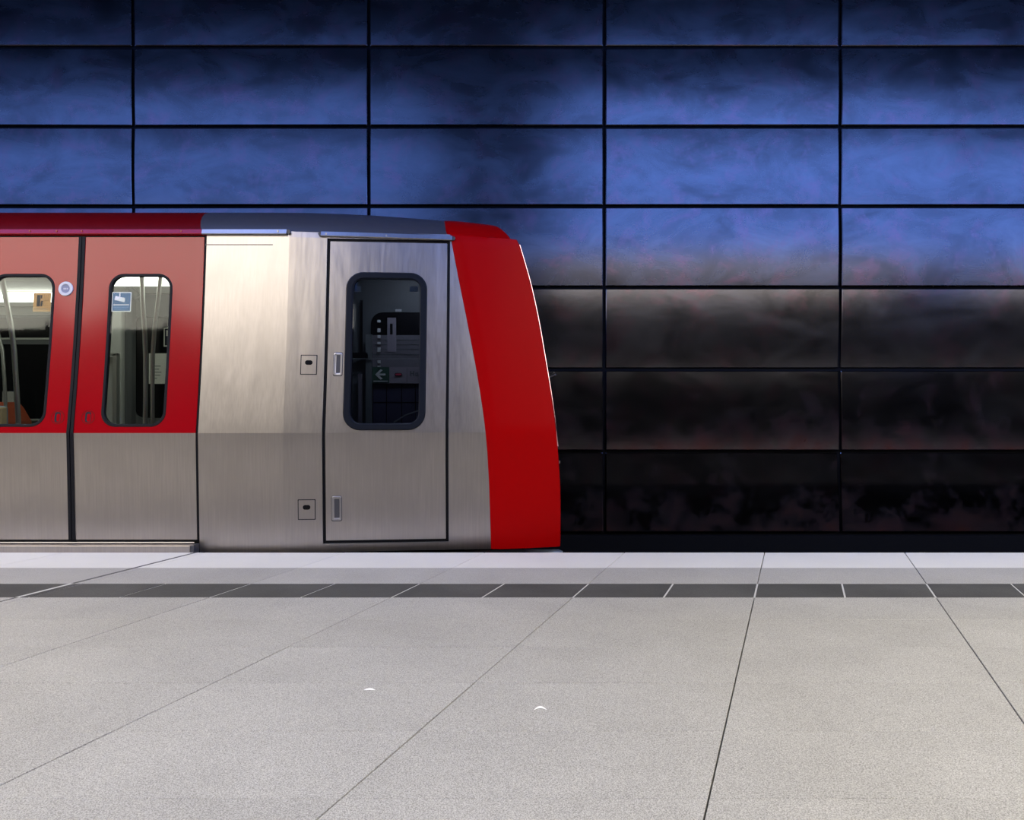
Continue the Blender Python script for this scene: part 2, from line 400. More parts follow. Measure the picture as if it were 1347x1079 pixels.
# ================================================================== hanging light containers (they light the hall and mirror in the wall plates)
CY0, CY1, CZ0, CZ1, CL = -1.3, 3.5, 3.8, 7.3, 8.2
def light_container(cx, label, blue):
    r = empty('light_container', (cx, (CY0+CY1)/2, CZ0)); tag(r, label, 'lamp', 'light containers hanging above the platform')
    h = CZ1-CZ0; d = (CY1-CY0)/2; l = CL/2; t = 0.07
    mb = MB()
    for sx in (-1, 1):
        for sy in (-1, 1):
            mb.box(sx*l-t/2, sx*l+t/2, sy*d-t/2, sy*d+t/2, 0, h)
    for zz in (0, h-t):
        for sy in (-1, 1): mb.box(-l, l, sy*d-t/2, sy*d+t/2, zz, zz+t)
        for sx in (-1, 1): mb.box(sx*l-t/2, sx*l+t/2, -d, d, zz, zz+t)
    mb.build('frame', M['fixture'], r)
    for sy in (-1, 1):
        for k in range(3):
            x0 = -l+CL/3*k+0.04; x1 = x0+CL/3-0.08
            box('side_pane', x0, x1, sy*d-0.01, sy*d+0.01, t, h-t, blue, r)
    for sx in (-1, 1): box('end_pane', sx*l-0.01, sx*l+0.01, -d+0.04, d-0.04, t, h-t, blue, r)
    box('lid', -l, l, -d, d, h-0.02, h, M['fixture'], r)
    box('bottom_diffuser', -l+0.05, l-0.05, -d+0.05, d-0.05, 0.01, 0.03, M['light_white'], r)
    for sx in (-1, 1):
        for sy in (-1, 1): tube('hanger_rod', [(sx*l*0.9, sy*d*0.9, h-0.02), (sx*l*0.9, sy*d*0.9, 9.5-CZ0)], 0.02, M['fixture'], r, 8)
    return r
for cx, lb in ((-15.7, 'far left'), (-6.0, 'left'), (5.1, 'right'), (15.4, 'far right')):
    light_container(cx, 'blue glass light container hanging above the platform, %s in its row' % lb, M['light_blue_dim'] if cx < 0 else M['light_blue'])

# ================================================================== the train
YK = YE+0.062                                # widest line of the body side
ZK, ZG, YC = 0.85, 2.30, YK+1.28
PROFILE = [(-0.02, 0.030), (0.06, 0.027), (0.85, 0.0)]+[(0.85+u/10, 0.145*u/10-0.0276*(u/10)**2) for u in range(1, 15)]+[(2.30, 0.152), (2.345, 0.160)]   # leans in most just above the widest line
def ZS(z0, z1):
    zs = [z0]+[z for z, d in PROFILE if z0+0.01 < z < z1-0.01]+[z1]; return zs
ROOF = [(0.160, 2.345), (0.178, 2.385), (0.22, 2.435), (0.285, 2.482), (0.37, 2.528), (0.48, 2.568), (0.62, 2.603), (0.85, 2.636), (1.28, 2.655)]
XC = (372-PX0)*YK/F                          # crease where the cab starts to taper
def taper(X):
    if X <= XC: return 0.0
    t = 0.085*(X-XC)
    if X > -0.19: t += 0.06*((X+0.19)/0.55)**2
    return t
DROP = [(-1.9, 0.0), (-1.5, 0.004), (-1.1, 0.018), (-0.5, 0.058), (-0.19, 0.088), (-0.03, 0.112), (0.1, 0.15)]
def drop(X, z): return smooth_tab(DROP, X)*max(0, min(1, (z-2.30)/0.12))
def side(X, z):                              # depth of the near body side
    return YK+lerp_tab(PROFILE, z)+taper(X)
def P(px, py, off=0.0):                      # pixel -> point on the body side
    Y = YK+0.08
    for _ in range(12):
        X = (px-PX0)*Y/F; z = CH-(py-PY0)*Y/F; Y = side(X, z)+off
    return Vector(((px-PX0)*Y/F, Y, CH-(py-PY0)*Y/F))
train = empty('metro_train', (-3.2, YC, ZT+0.15))
tag(train, 'silver and red metro train standing at the grey platform', 'train')
TO = Vector(train.location)
def L(v): return Vector(v)-TO                # world -> train space
def tpart(name, verts, faces, mat, parent=None, **k):
    p = parent or train
    return obj(name, [L(v) for v in verts], faces, mat, p, **k)
def tbox(name, x0, x1, y0, y1, z0, z1, mat, parent=None, bevel=0):
    v, f = box_data(x0, x1, y0, y1, z0, z1); return tpart(name, v, f, mat, parent, bevel=bevel)

def rr(x0, x1, z0, z1, r=0.002, n=8, sub=0):
    pts = []
    for cx, cz, a0 in ((x1-r, z1-r, 0), (x0+r, z1-r, 90), (x0+r, z0+r, 180), (x1-r, z0+r, 270)):
        for k in range(n+1):
            a = math.radians(a0+90*k/n); pts.append((cx+r*math.cos(a), cz+r*math.sin(a)))
    if sub:                                   # extra points along the four straight edges
        out = []
        for i, p in enumerate(pts):
            out.append(p)
            if i % (n+1) == n:
                q = pts[(i+1) % len(pts)]
                out += [(p[0]+(q[0]-p[0])*k/sub, p[1]+(q[1]-p[1])*k/sub) for k in range(1, sub)]
        pts = out
    return pts
def ring(name, outer, inner, o0, o1, mat, parent=None, bev=0.0):
    """flat ring following the body side, from depth offset o0 (front) to o1 (back)"""
    n = len(outer); v = []; f = []
    def pt(q, off): return (q[0], side(q[0], q[1])+off, q[1])
    loops = [(outer, o1), (outer, o0+bev), (outer if not bev else [(a[0]+(c[0]-a[0])*0.15, a[1]+(c[1]-a[1])*0.15) for a, c in zip(outer, inner)], o0),
             (inner if not bev else [(c[0]+(a[0]-c[0])*0.15, c[1]+(a[1]-c[1])*0.15) for a, c in zip(outer, inner)], o0), (inner, o0+bev), (inner, o1)]
    for lp, off in loops: v += [pt(q, off) for q in lp]
    m_ = len(loops)
    for j in range(m_):
        k2 = (j+1) % m_
        for i in range(n):
            i2 = (i+1) % n; f.append((j*n+i, j*n+i2, k2*n+i2, k2*n+i))
    return tpart(name, v, f, mat, parent, smooth=True, sharp=35 if bev else 8)
def plate(name, poly, o0, o1, mat, parent=None):
    n = len(poly)
    v = [(x, side(x, z)+o0, z) for x, z in poly]+[(x, side(x, z)+o1, z) for x, z in poly]
    f = [tuple(range(n)), tuple(range(2*n-1, n-1, -1))]+[(i, (i+1) % n, n+(i+1) % n, n+i) for i in range(n)]
    return tpart(name, v, f, mat, parent)
def sheet(name, xa, xb, zs, o0, o1, mat, parent=None, nx=1, smooth=False):
    """grid following the body side; xa / xb are numbers or functions of z"""
    fa = xa if callable(xa) else (lambda z: xa); fb = xb if callable(xb) else (lambda z: xb)
    v = []; f = []; n = nx+1
    for off in (o0, o1):
        for z in zs:
            for i in range(n):
                x = fa(z)+(fb(z)-fa(z))*i/nx; v.append((x, side(x, z)+off, z))
    m_ = len(zs); base = n*m_
    for j in range(m_-1):
        for i in range(nx):
            a = j*n+i; f.append((a, a+1, a+n+1, a+n)); f.append((base+a, base+a+n, base+a+n+1, base+a+1))
    loop = [i for i in range(n)]+[j*n+nx for j in range(1, m_)]+[(m_-1)*n+i for i in range(nx-1, -1, -1)]+[j*n for j in range(m_-2, 0, -1)]
    for k in range(len(loop)):
        a, b_ = loop[k], loop[(k+1) % len(loop)]; f.append((a, base+a, base+b_, b_))
    return tpart(name, v, f, mat, parent, smooth=True, sharp=35 if smooth else 6)
ZBODY = -0.02
XD0, XD1, XD2 = -4.100, -3.193, -2.287       # passenger door: left edge, middle, right edge
TH = 0.045                                   # body skin thickness
XEND = -7.0

# --- fixed side panels
XCD0 = P(428, 600).x; XCD1 = P(586, 600).x
ZCT, ZCB = P(510, 319).z, P(510, 710).z
GD = 0.022
sheet('side_panel', XD2+0.018, XC, ZS(ZBODY, ZG+0.045), 0, TH, M['steel'])
sheet('side_panel', XC, XCD0-GD, ZS(ZBODY, ZG+0.045), 0, TH, M['steel'])
RED_EDGE = [(722, 644), (650, 642), (610, 640), (570, 637), (500, 627), (420, 612), (370, 602), (318, 592), (300, 588.5)]
red_tab = sorted((P(px, py).z, P(px, py).x) for py, px in RED_EDGE)
def XRED(z): return smooth_tab(red_tab, z)
zs_nose = [ZBODY+(ZK-ZBODY)*i/6 for i in range(6)]+[ZK+(ZG+0.045-ZK)*i/14 for i in range(15)]
sheet('side_panel', XCD1+GD, lambda z: XRED(z)+0.01, zs_nose, 0, TH, M['steel'])
sheet('side_panel', XCD0-GD, XCD1+GD, [ZCT+GD, ZG+0.045], 0, TH, M['steel'])
sheet('sill_panel', XCD0-GD, XCD1+GD, [ZBODY, ZCB-GD], 0, TH, M['steel'])
sheet('side_panel', XEND, XD0-0.018, ZS(ZBODY, ZG+0.045), 0, TH, M['steel'])
sheet('door_header', XD0-0.018, XD2+0.018, [ZG+0.012, ZG+0.045], 0, TH, M['red'])
# fine seam line high on the fixed panel
pa, pb = P(270, 322), P(359, 322)
sheet('panel_seam', pa.x, pb.x, [pa.z-0.003, pa.z+0.003], -0.001, 0.002, M['roof_grey'])

# --- passenger door leaves
def passenger_leaf(x0, x1, wx0, wx1, meeting_right):
    zt, zb = ZG, P(170, 710).z
    wz0, wz1 = P(170, 561).z, P(170, 361).z
    n = 8
    door = ring('passenger_door', rr(x0, x1, ZK, zt, sub=12), rr(wx0, wx1, wz0, wz1, 0.105, n, 12), 0.0, 0.035, M['red'])
    sheet('lower_panel', x0, x1, [zb, ZK], 0.0, 0.035, M['steel'], door)
    s = 0.016
    ring('window_seal', rr(wx0-0.004, wx1+0.004, wz0-0.004, wz1+0.004, 0.108, sub=10), rr(wx0+s, wx1-s, wz0+s, wz1-s, 0.09, sub=10), -0.004, 0.03, M['rubber'], door, 0.003)
    plate('pane', rr(wx0+s*0.5, wx1-s*0.5, wz0+s*0.5, wz1-s*0.5, 0.1), 0.010, 0.014, M['glass'], door)
    return door
def disc(name, c, r, o0, o1, mat, parent, n=24):
    return plate(name, [(c.x+r*math.cos(2*math.pi*k/n), c.z+r*math.sin(2*math.pi*k/n)) for k in range(n)], o0, o1, mat, parent)
def disc_ring(name, c, r0, r1, o0, o1, mat, parent, n=28, bev=0.0):
    cs = [(math.cos(2*math.pi*k/n), math.sin(2*math.pi*k/n)) for k in range(n)]
    return ring(name, [(c.x+r0*a, c.z+r0*b_) for a, b_ in cs], [(c.x+r1*a, c.z+r1*b_) for a, b_ in cs], o0, o1, mat, parent, bev)
wr0, wr1 = P(139.5, 460).x, P(222.5, 460).x
wl1 = P(66.5, 460).x
HG = 0.024
leafL = passenger_leaf(XD0, XD1-HG, wl1-(wr1-wr0), wl1, True)
leafR = passenger_leaf(XD1+HG, XD2, wr0, wr1, False)
zb_d = P(170, 710).z
for lf, xa, xb in ((leafL, XD1-HG, XD1-0.003), (leafR, XD1+0.003, XD1+HG)):
    sheet('rubber_edge', xa, xb, ZS(zb_d, ZG), -0.006, 0.03, M['rubber'], lf)
    c = P(76 if lf is leafL else 116, 549)
    rcs = disc_ring('grip_recess', c, 0.050, 0.043, -0.002, 0.01, M['red_dark'], lf)
    x0, x1 = c.x-0.022, c.x+0.020; z0, z1 = c.z-0.036, c.z+0.038
    ring('grip_slot', rr(x0, x1, z0, z1, 0.016), rr(x0+0.013, x1-0.003, z0+0.004, z1-0.013, 0.01), -0.0015, 0.004, M['ink'], lf)
c = P(87, 380)
disc_ring('button_ring', c, 0.054, 0.031, -0.010, 0.01, M['button'], leafL, bev=0.004)
disc('button_face', c, 0.031, -0.004, 0.01, M['button_blue'], leafL)
mk = MB()
for k, (u, hgt) in enumerate(((-0.012, 0.006), (0, 0.006), (0.012, 0.006))):
    mk.add([L((c.x+u-0.004, side(c.x, c.z)-0.0052, c.z-hgt)), L((c.x+u+0.004, side(c.x, c.z)-0.0052, c.z-hgt)), L((c.x+u+0.004, side(c.x, c.z)-0.0052, c.z+hgt)), L((c.x+u-0.004, side(c.x, c.z)-0.0052, c.z+hgt))], [(0, 1, 2, 3)])
mk.build('button_mark', M['button'], leafL)
ring('door_seal', rr(XD0-0.018, XD2+0.018, zb_d-0.012, ZG+0.014, sub=24), rr(XD0, XD2, zb_d+0.004, ZG-0.002, sub=24), 0.006, TH, M['rubber'])

# --- door sill step over the platform gap
zs1 = P(100, 714.5).z
xs1 = P(257, 716).x
tbox('door_step', XEND, xs1, YE-0.002+0.004, YK+0.03, -0.045, zs1-0.002, M['steel'], bevel=0.004)
tbox('step_end_cap', xs1, xs1+0.028, YE+0.004, YK+0.03, -0.045, zs1-0.001, M['roof_grey'], bevel=0.003)
tube('sill_strip', [L((XEND, YK+0.012, zs1+0.006)), L((xs1, YK+0.012, zs1+0.006))], 0.005, M['steel_bright'], train, 8)

# --- cab door
wz0, wz1 = P(507, 566).z, P(507, 358.5).z
wx0, wx1 = P(453.5, 462).x, P(561, 462).x
cab = ring('cab_door', rr(XCD0, XCD1, ZK, ZCT, 0.004, sub=12), rr(wx0+0.01, wx1-0.01, wz0+0.01, wz1-0.01, 0.12, sub=12), 0.0, 0.04, M['steel'])
sheet('lower_panel', XCD0, XCD1, [ZCB, ZK], 0.0, 0.04, M['steel'], cab)
ring('window_frame', rr(wx0, wx1, wz0, wz1, 0.125, sub=10), rr(wx0+0.052, wx1-0.052, wz0+0.050, wz1-0.050, 0.075, sub=10), -0.014, 0.03, M['cab_frame'], cab, 0.010)
plate('pane', rr(wx0+0.045, wx1-0.045, wz0+0.045, wz1-0.045, 0.08), 0.004, 0.008, M['glass_cab'], cab)
ring('door_seal', rr(XCD0-GD, XCD1+GD, ZCB-GD, ZCT+GD, sub=24), rr(XCD0-0.001, XCD1+0.001, ZCB-0.001, ZCT+0.001, sub=24), 0.010, TH, M['rubber'])
ring('door_trim', rr(XCD0-GD-0.006, XCD1+GD+0.006, ZCB-GD-0.006, ZCT+GD+0.006, 0.004, sub=24), rr(XCD0-GD, XCD1+GD, ZCB-GD, ZCT+GD, 0.002, sub=24), -0.004, 0.01, M['steel_bright'], None)
for px0, px1, py0, py1 in ((438.5, 450.5, 464, 494), (436.5, 449, 653, 685)):
    a = P(px0, py1); b_ = P(px1, py0)
    h = ring('handle_recess', rr(a.x, b_.x, a.z, b_.z, 0.012), rr(a.x+0.018, b_.x-0.014, a.z+0.018, b_.z-0.018, 0.004), -0.005, 0.01, M['steel_bright'], cab, 0.002)
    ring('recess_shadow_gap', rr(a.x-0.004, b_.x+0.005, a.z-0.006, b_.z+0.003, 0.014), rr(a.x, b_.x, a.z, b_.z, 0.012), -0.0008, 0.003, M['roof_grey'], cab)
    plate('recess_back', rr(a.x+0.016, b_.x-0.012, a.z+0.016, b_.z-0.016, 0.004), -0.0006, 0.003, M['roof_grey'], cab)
# --- lock flaps beside the cab door
for px0, px1, py0, py1 in ((396, 416.5, 468, 492), (393, 414, 658, 683)):
    a = P(px0, py1); b_ = P(px1, py0)
    fl_ = plate('lock_flap', rr(a.x, b_.x, a.z, b_.z, 0.003), -0.003, 0.004, M['steel'])
    ring('flap_gap', rr(a.x-0.006, b_.x+0.006, a.z-0.006, b_.z+0.006, 0.004), rr(a.x, b_.x, a.z, b_.z, 0.003), -0.0012, 0.004, M['ink'], fl_)
    cx, cz = (a.x+b_.x)/2, a.z+(b_.z-a.z)*0.62
    plate('keyhole', rr(cx-0.027, cx+0.027, cz-0.017, cz+0.017, 0.0165), -0.0045, 0.004, M['black'], fl_)

# --- drip rails
def drip(x0, x1, zc0, zc1, mat, cap=False):
    n = 10; v = []; f = []
    for i in range(n+1):
        x = x0+(x1-x0)*i/n; zz0, zz1 = zc0-drop(x, 2.36)*0.5, zc1-drop(x, 2.36)*0.5; Y = side(x, min(2.34, zz0))
        v += [(x, Y+0.03, zz0), (x, Y-0.020, zz0), (x, Y-0.024, zz0+0.006), (x, Y-0.014, zz1), (x, Y+0.03, zz1)]
    for i in range(n):
        for k in range(5): f.append((i*5+k, i*5+(k+1) % 5, (i+1)*5+(k+1) % 5, (i+1)*5+k))
    f += [(0, 1, 2, 3, 4), tuple(range(n*5, n*5+5))]
    return tpart('drip_rail', v, f, mat)
zr0, zr1 = P(200, 309).z, P(200, 302.5).z
xr_red = P(267, 306).x; xr_end = P(378, 306).x
rails = [drip(XEND, xr_red, zr0, zr1, M['red']), drip(xr_red, xr_end, zr0, zr1, M['steel_bright'])]
zq0, zq1 = zr0-0.008, zr1-0.010
rails.append(drip(P(423, 309).x, P(595, 309).x, zq0, zq1, M['steel_bright']))
def bolt(x, z, par, mat=M['steel_bright']):
    Y = side(x, 2.34)-0.02
    v, f = tube_data([(x, Y+0.004, z), (x, Y-0.008, z)], 0.007, 10); tpart('bolt', v, f, mat, par, smooth=True)
for px, r_ in ((42, 0), (77, 0), (110, 0), (240, 0), (367, 1), (430, 2), (509, 2), (590, 2)):
    x = P(px, 306).x; bolt(x, (zr0+zr1)/2+0.004 if r_ < 2 else (zq0+zq1)/2-drop(x, 2.36)*0.5, rails[r_], M['red'] if r_ == 0 else M['steel_bright'])
for px, r_ in ((380.5, 1), (422, 2), (596.5, 2)):   # rounded rail ends
    x = P(px, 306).x; z = (zr0+zr1)/2 if r_ < 2 else (zq0+zq1)/2-drop(x, 2.36)*0.5
    v, f = tube_data([(x, side(x, 2.34)-0.020, z), (x, side(x, 2.34)+0.02, z)], 0.015, 14); tpart('rail_end', v, f, M['roof_grey'], rails[r_], smooth=True)

# --- roof (both sides of the centre line), nose drop included
def roof_pt(X, k, far=False):
    dy, z = ROOF[k]; t = taper(X)*(1.28-dy)/1.28
    Y = YK+dy+t; z2 = z-drop(X, z)
    if far: Y = 2*YC-Y
    return (X, Y, z2)
def roof(name, xa, xb, mat, nx):
    """xa, xb: (x at the eaves, x at the crown)"""
    nk = len(ROOF); cols = [(k, False) for k in range(nk)]+[(k, True) for k in range(nk-2, -1, -1)]
    v = []; f = []; n = len(cols)
    for i in range(nx+1):
        for k, far in cols:
            q = min(1.0, k/5.0)
            a = xa[0]+(xa[1]-xa[0])*q; b_ = xb[0]+(xb[1]-xb[0])*q
            v.append(roof_pt(a+(b_-a)*i/nx, k, far))
    for i in range(nx):
        for k in range(n-1): f.append((i*n+k, i*n+k+1, (i+1)*n+k+1, (i+1)*n+k))
    return tpart(name, v, f, mat, smooth=True)
b1 = ((265.5-PX0)*5.405/F, (279-PX0)*5.8/F)
b2 = ((589-PX0)*5.46/F, (585-PX0)*5.8/F)
roof('roof_panel', (XEND, XEND), b1, M['red_roof'], 4)
roof('roof_panel', b1, b2, M['roof_grey'], 14)

# --- red nose: side fairing and roof end in one shell on both sides, then the front face
NOSE = [(722, 737), (680, 737.5), (640, 737), (607, 735), (570, 732), (535, 727.5), (500, 722), (465, 716), (430, 710), (400, 704), (370, 697), (340, 688.5), (312, 680)]
nose_tab = sorted((P(px, py).z, P(px, py).x) for py, px in NOSE)
def XN(z): return smooth_tab(nose_tab, z)
zs_n = [-0.02+(0.85+0.02)*i/8 for i in range(8)]+[0.85+(2.345-0.85)*i/22 for i in range(23)]
def nose_row(idx):
    """returns (x start, x end, function X -> (Y, z)) of one cross-section line"""
    if idx < len(zs_n):
        z = zs_n[idx]; return XRED(z), XN(z), (lambda X: (side(X, z)-0.008, z-drop(X, z)*0.6))
    k = idx-len(zs_n)+1; dy, z = ROOF[k]
    q = min(1.0, k/5.0)
    xe = XN(2.345)-[0, 0.012, 0.04, 0.075, 0.115, 0.15, 0.18, 0.21, 0.23][k]
    def g(X):
        p = roof_pt(X, k)
        return (p[1]-0.004*(1-dy/1.28), p[2]+0.006)
    return b2[0]+(b2[1]-b2[0])*q, xe, g
NR = len(zs_n)+len(ROOF)-1
NXN = 14; v = []; f = []
rows = []
for idx in range(NR):
    xa, xb, g = nose_row(idx)
    row = []
    for i in range(NXN+1):
        t = (0.0, 0.13)[i] if i < 2 else 0.13+0.87*(i-1)/(NXN-1)
        x = xa+(xb-xa)*t; Y, z = g(x); row.append(Vector((x, Y+(0.014 if i == 0 else 0), z)))
    # rounded leading lip and raised rear lip
    xr_ = row[0]+Vector((-0.004, 0.03, 0)); row = [xr_]+row
    e = row[-1]; row[-1] = e+Vector((-0.006, 0.0, 0)); row += [e+Vector((0.0, 0.012, 0)), e+Vector((-0.006, 0.035, -0.0))]
    rows.append(row)
n = len(rows[0])
far_rows = [[Vector((p.x, 2*YC-p.y, p.z)) for p in r] for r in rows[:-1]]
allr = rows+far_rows[::-1]
for r in allr: v += r
for j in range(len(allr)-1):
    for i in range(n-1): f.append((j*n+i, j*n+i+1, (j+1)*n+i+1, (j+1)*n+i))
nose = tpart('red_nose', v, f, M['red_nose'], smooth=True)
# front face, slightly bowed
v = []; f = []; NS = 12
for r in rows:
    e = r[-1]; hw = YC-e.y
    for s in range(NS+1):
        u = -1+2*s/NS; v.append((e.x-0.004+0.03*(1-u*u), YC+hw*u, e.z))
for j in range(len(rows)-1):
    for s in range(NS): f.append((j*(NS+1)+s, j*(NS+1)+s+1, (j+1)*(NS+1)+s+1, (j+1)*(NS+1)+s))
tpart('front_glass', v, f, M['dark_glass'], nose, smooth=True)
pts = [rows[i][-2]+Vector((0.002, -0.002, 0)) for i in range(7, len(zs_n)-1)]
vv, ff = tube_data(pts, 0.0045, 8); tpart('nose_edge_highlight', vv, ff, M['edge_highlight'], nose, smooth=True)  # tube put in to imitate the highlight along the nose edge
# small fittings that stand out past the nose edge
a = P(730, 494, 0.05)
vv, ff = tube_data([a+Vector((-0.06, 0.05, -0.02)), a+Vector((-0.01, 0.03, 0.0)), a+Vector((0.008, 0.02, 0.008))], 0.006, 8); tpart('marker_bracket', vv, ff, M['steel_bright'], nose, smooth=True)
vv, ff = tube_data([a+Vector((-0.02, 0.05, 0.03)), a+Vector((-0.004, 0.03, 0.025))], 0.005, 8); tpart('marker_bracket', vv, ff, M['steel_bright'], nose, smooth=True)
a = P(736, 609, 0.02); vv, ff = tube_data([a+Vector((-0.02, 0.02, -0.01)), a+Vector((0.0, 0.0, 0.0)), a+Vector((-0.001, 0.0, 0.015))], 0.005, 8); tpart('edge_clip', vv, ff, M['steel_bright'], nose, smooth=True)

# --- far body side, floor, underframe, wheels, coupler
def far_sheet(name, x0, x1, zs, mat):
    v = []; f = []; xs = [x0+(x1-x0)*i/8 for i in range(9)]
    for off in (0, TH):
        for z in zs:
            for x in xs: v.append((x, 2*YC-side(x, z)-off, z))
    n = 9; b0 = n*len(zs)
    for o_ in (0, b0):
        for j in range(len(zs)-1):
            for i in range(8): f.append((o_+j*n+i, o_+j*n+i+1, o_+(j+1)*n+i+1, o_+(j+1)*n+i))
    return tpart(name, v, f, mat)
far_sheet('far_side', XEND, -0.3, [ZBODY, ZK, ZG+0.045], M['steel'])
tbox('rear_end', XEND-0.04, XEND, YK+0.16, 2*YC-YK-0.16, ZBODY, 2.4, M['lining_dark'])
tbox('underframe', XEND, 0.10, YK+0.16, 2*YC-YK-0.16, -0.25, -0.03, M['black'])
tbox('saloon_floor', XEND, -0.2, YK+0.20, 2*YC-YK-0.20, -0.03, 0.06, M['lining_dark'])
for xb in (-5.6, -1.9):
    bg = tbox('bogie', xb-0.7, xb+0.7, YC-0.55, YC+0.55, -0.5, -0.25, M['black'], bevel=0.03)
    for sx in (-0.55, 0.55):
        for sy in (-0.7175, 0.7175):
            vv, ff = tube_data([(xb+sx, YC+sy-0.06, ZT+0.15+0.37), (xb+sx, YC+sy+0.06, ZT+0.15+0.37)], 0.37, 28)
            tpart('wheel', vv, ff, M['rail_steel'], bg, smooth=True)
cp = at(738, 727, 5.95)
vv, ff = tube_data([(cp.x-0.5, 5.95, cp.z-0.01), (cp.x-0.02, 5.95, cp.z-0.01), (cp.x+0.0, 5.95, cp.z-0.02)], 0.035, 12); tpart('coupler_arm', vv, ff, M['cab_post'], smooth=True)

# --- saloon interior
YF = 7.62                                    # inner face of the far wall
tbox('saloon_ceiling', XEND, -1.75, YK+0.25, 2*YC-YK-0.25, 2.40, 2.42, M['lining'])
tbox('cab_bulkhead', -1.79, -1.75, YK+0.20, 2*YC-YK-0.20, 0.06, 2.40, M['lining_dark'])
def fx(px): return at(px, 0, YF).x
def fz(py): return at(0, py, YF).z
# far wall lining around the far side window
xw0, xw1, xdf = fx(-60), fx(76), -4.16
mb = MB()
def lbox(mb, x0, x1, y0, y1, z0, z1):
    v_, f_ = box_data(x0, x1, y0, y1, z0, z1); mb.add([L(q) for q in v_], f_)
lbox(mb, XEND, xdf, YF, YF+0.03, 0.06, fz(551)); lbox(mb, XEND, xdf, YF, YF+0.03, fz(416), 2.40)
lbox(mb, XEND, xw0, YF, YF+0.03, fz(551), fz(416)); lbox(mb, xw1, xdf, YF, YF+0.03, fz(551), fz(416))
mb.build('far_wall_lining', M['lining'], train)
fw = tbox('far_window', xw0, xw1, YF+0.01, YF+0.02, fz(551), fz(416), M['night_glass'])
tbox('window_bar', xw0, xw1, YF-0.01, YF+0.01, fz(447), fz(444.5), M['pole'], fw)
tbox('window_bar', xw0, xw1, YF-0.004, YF+0.01, fz(453), fz(447.5), M['lining_dark'], fw)
tbox('window_head', xw0, xw1, YF-0.01, YF+0.01, fz(418), fz(414.5), M['lining_dark'], fw)
tbox('window_sill', xw0, xw1, YF-0.05, YF+0.01, fz(551)-0.02, fz(551), M['lining'], fw)
# ceiling cove with its light strip
tbox('light_strip', XEND, -4.30, YF-0.06, YF-0.02, fz(398), fz(386), M['saloon_light'])
tbox('light_strip_ledge', XEND, -4.30, YF-0.07, YF, fz(404), fz(399), M['lining'])
tbox('roof_cove', XEND, -4.30, 6.95, YF, fz(385)+0.01, fz(385)+0.03, M['lining'])
zl = at(0, 369, 6.55).z
tbox('ceiling_lamp', -4.0, -2.0, 6.42, 6.66, zl-0.035, zl+0.01, M['saloon_light'])
tbox('ceiling_lamp', XEND, -4.5, 6.10, 6.40, 2.33, 2.36, M['saloon_light'])
# far door opposite
xf0, xf1 = -4.14, -2.26
tbox('far_door_header', xf0, xf1, YF-0.05, YF+0.03, fz(417), fz(388), M['lining_dark'])
tbox('far_door_cove', xf0, xf1, YF-0.10, YF+0.03, fz(388), 2.40, M['lining'])
def far_leaf(x0, x1, wx0_, wx1_):
    z0, z1, a0, a1 = 0.06, fz(402), fz(550), fz(414)
    o_, i_ = rr(x0, x1, z0, z1), rr(wx0_, wx1_, a0, a1, 0.10)
    n = len(o_); v = [(x, YF, z) for x, z in o_]+[(x, YF, z) for x, z in i_]+[(x, YF+0.03, z) for x, z in o_]+[(x, YF+0.03, z) for x, z in i_]
    f = []
    for i in range(n):
        k = (i+1) % n; f += [(i, k, n+k, n+i), (n+i, n+k, 3*n+k, 3*n+i), (i, 2*n+i, 2*n+k, k), (2*n+i, 3*n+i, 3*n+k, 2*n+k)]
    d = tpart('far_door_leaf', v, f, M['lining_dark'])
    tpart('pane', [(wx0_-0.01, YF+0.02, a0-0.01), (wx1_+0.01, YF+0.02, a0-0.01), (wx1_+0.01, YF+0.02, a1+0.01), (wx0_-0.01, YF+0.02, a1+0.01)], [(0, 1, 2, 3)], M['night_glass'], d)
    return d
fd = far_leaf(-4.12, -3.20, fx(177), fx(177)+0.60); far_leaf(-3.19, -2.28, -3.02, -2.45)
a, b_ = at(196, 505, YF), at(219, 465, YF)
nt_ = tbox('notice', a.x, b_.x, YF-0.004, YF+0.012, a.z, b_.z, M['notice'], fd)
mb = MB()
for k, (u, wd) in enumerate(((0.30, 0.15), (0.42, 0.5), (0.52, 0.42), (0.62, 0.55), (0.72, 0.48), (0.82, 0.3))):
    zz = b_.z-(b_.z-a.z)*u; lbox(mb, a.x+0.03, a.x+0.03+(b_.x-a.x-0.05)*wd*1.4, YF-0.0055, YF-0.0035, zz-0.004, zz+0.004)
mb.build('notice_print', M['lining_dark'], fd)
a, b_ = at(215.5, 456, YF), at(226, 431, YF)
tbox('pane_sticker_border', a.x, b_.x, YF-0.003, YF+0.012, a.z, b_.z, M['notice'], fd)
tbox('pane_sticker', a.x+0.012, b_.x-0.012, YF-0.005, YF-0.002, a.z+0.012, b_.z-0.012, M['ink'], fd)
tbox('pane_sticker_print', a.x+0.03, b_.x-0.02, YF-0.007, YF-0.004, a.z+0.11, b_.z-0.03, M['notice'], fd)
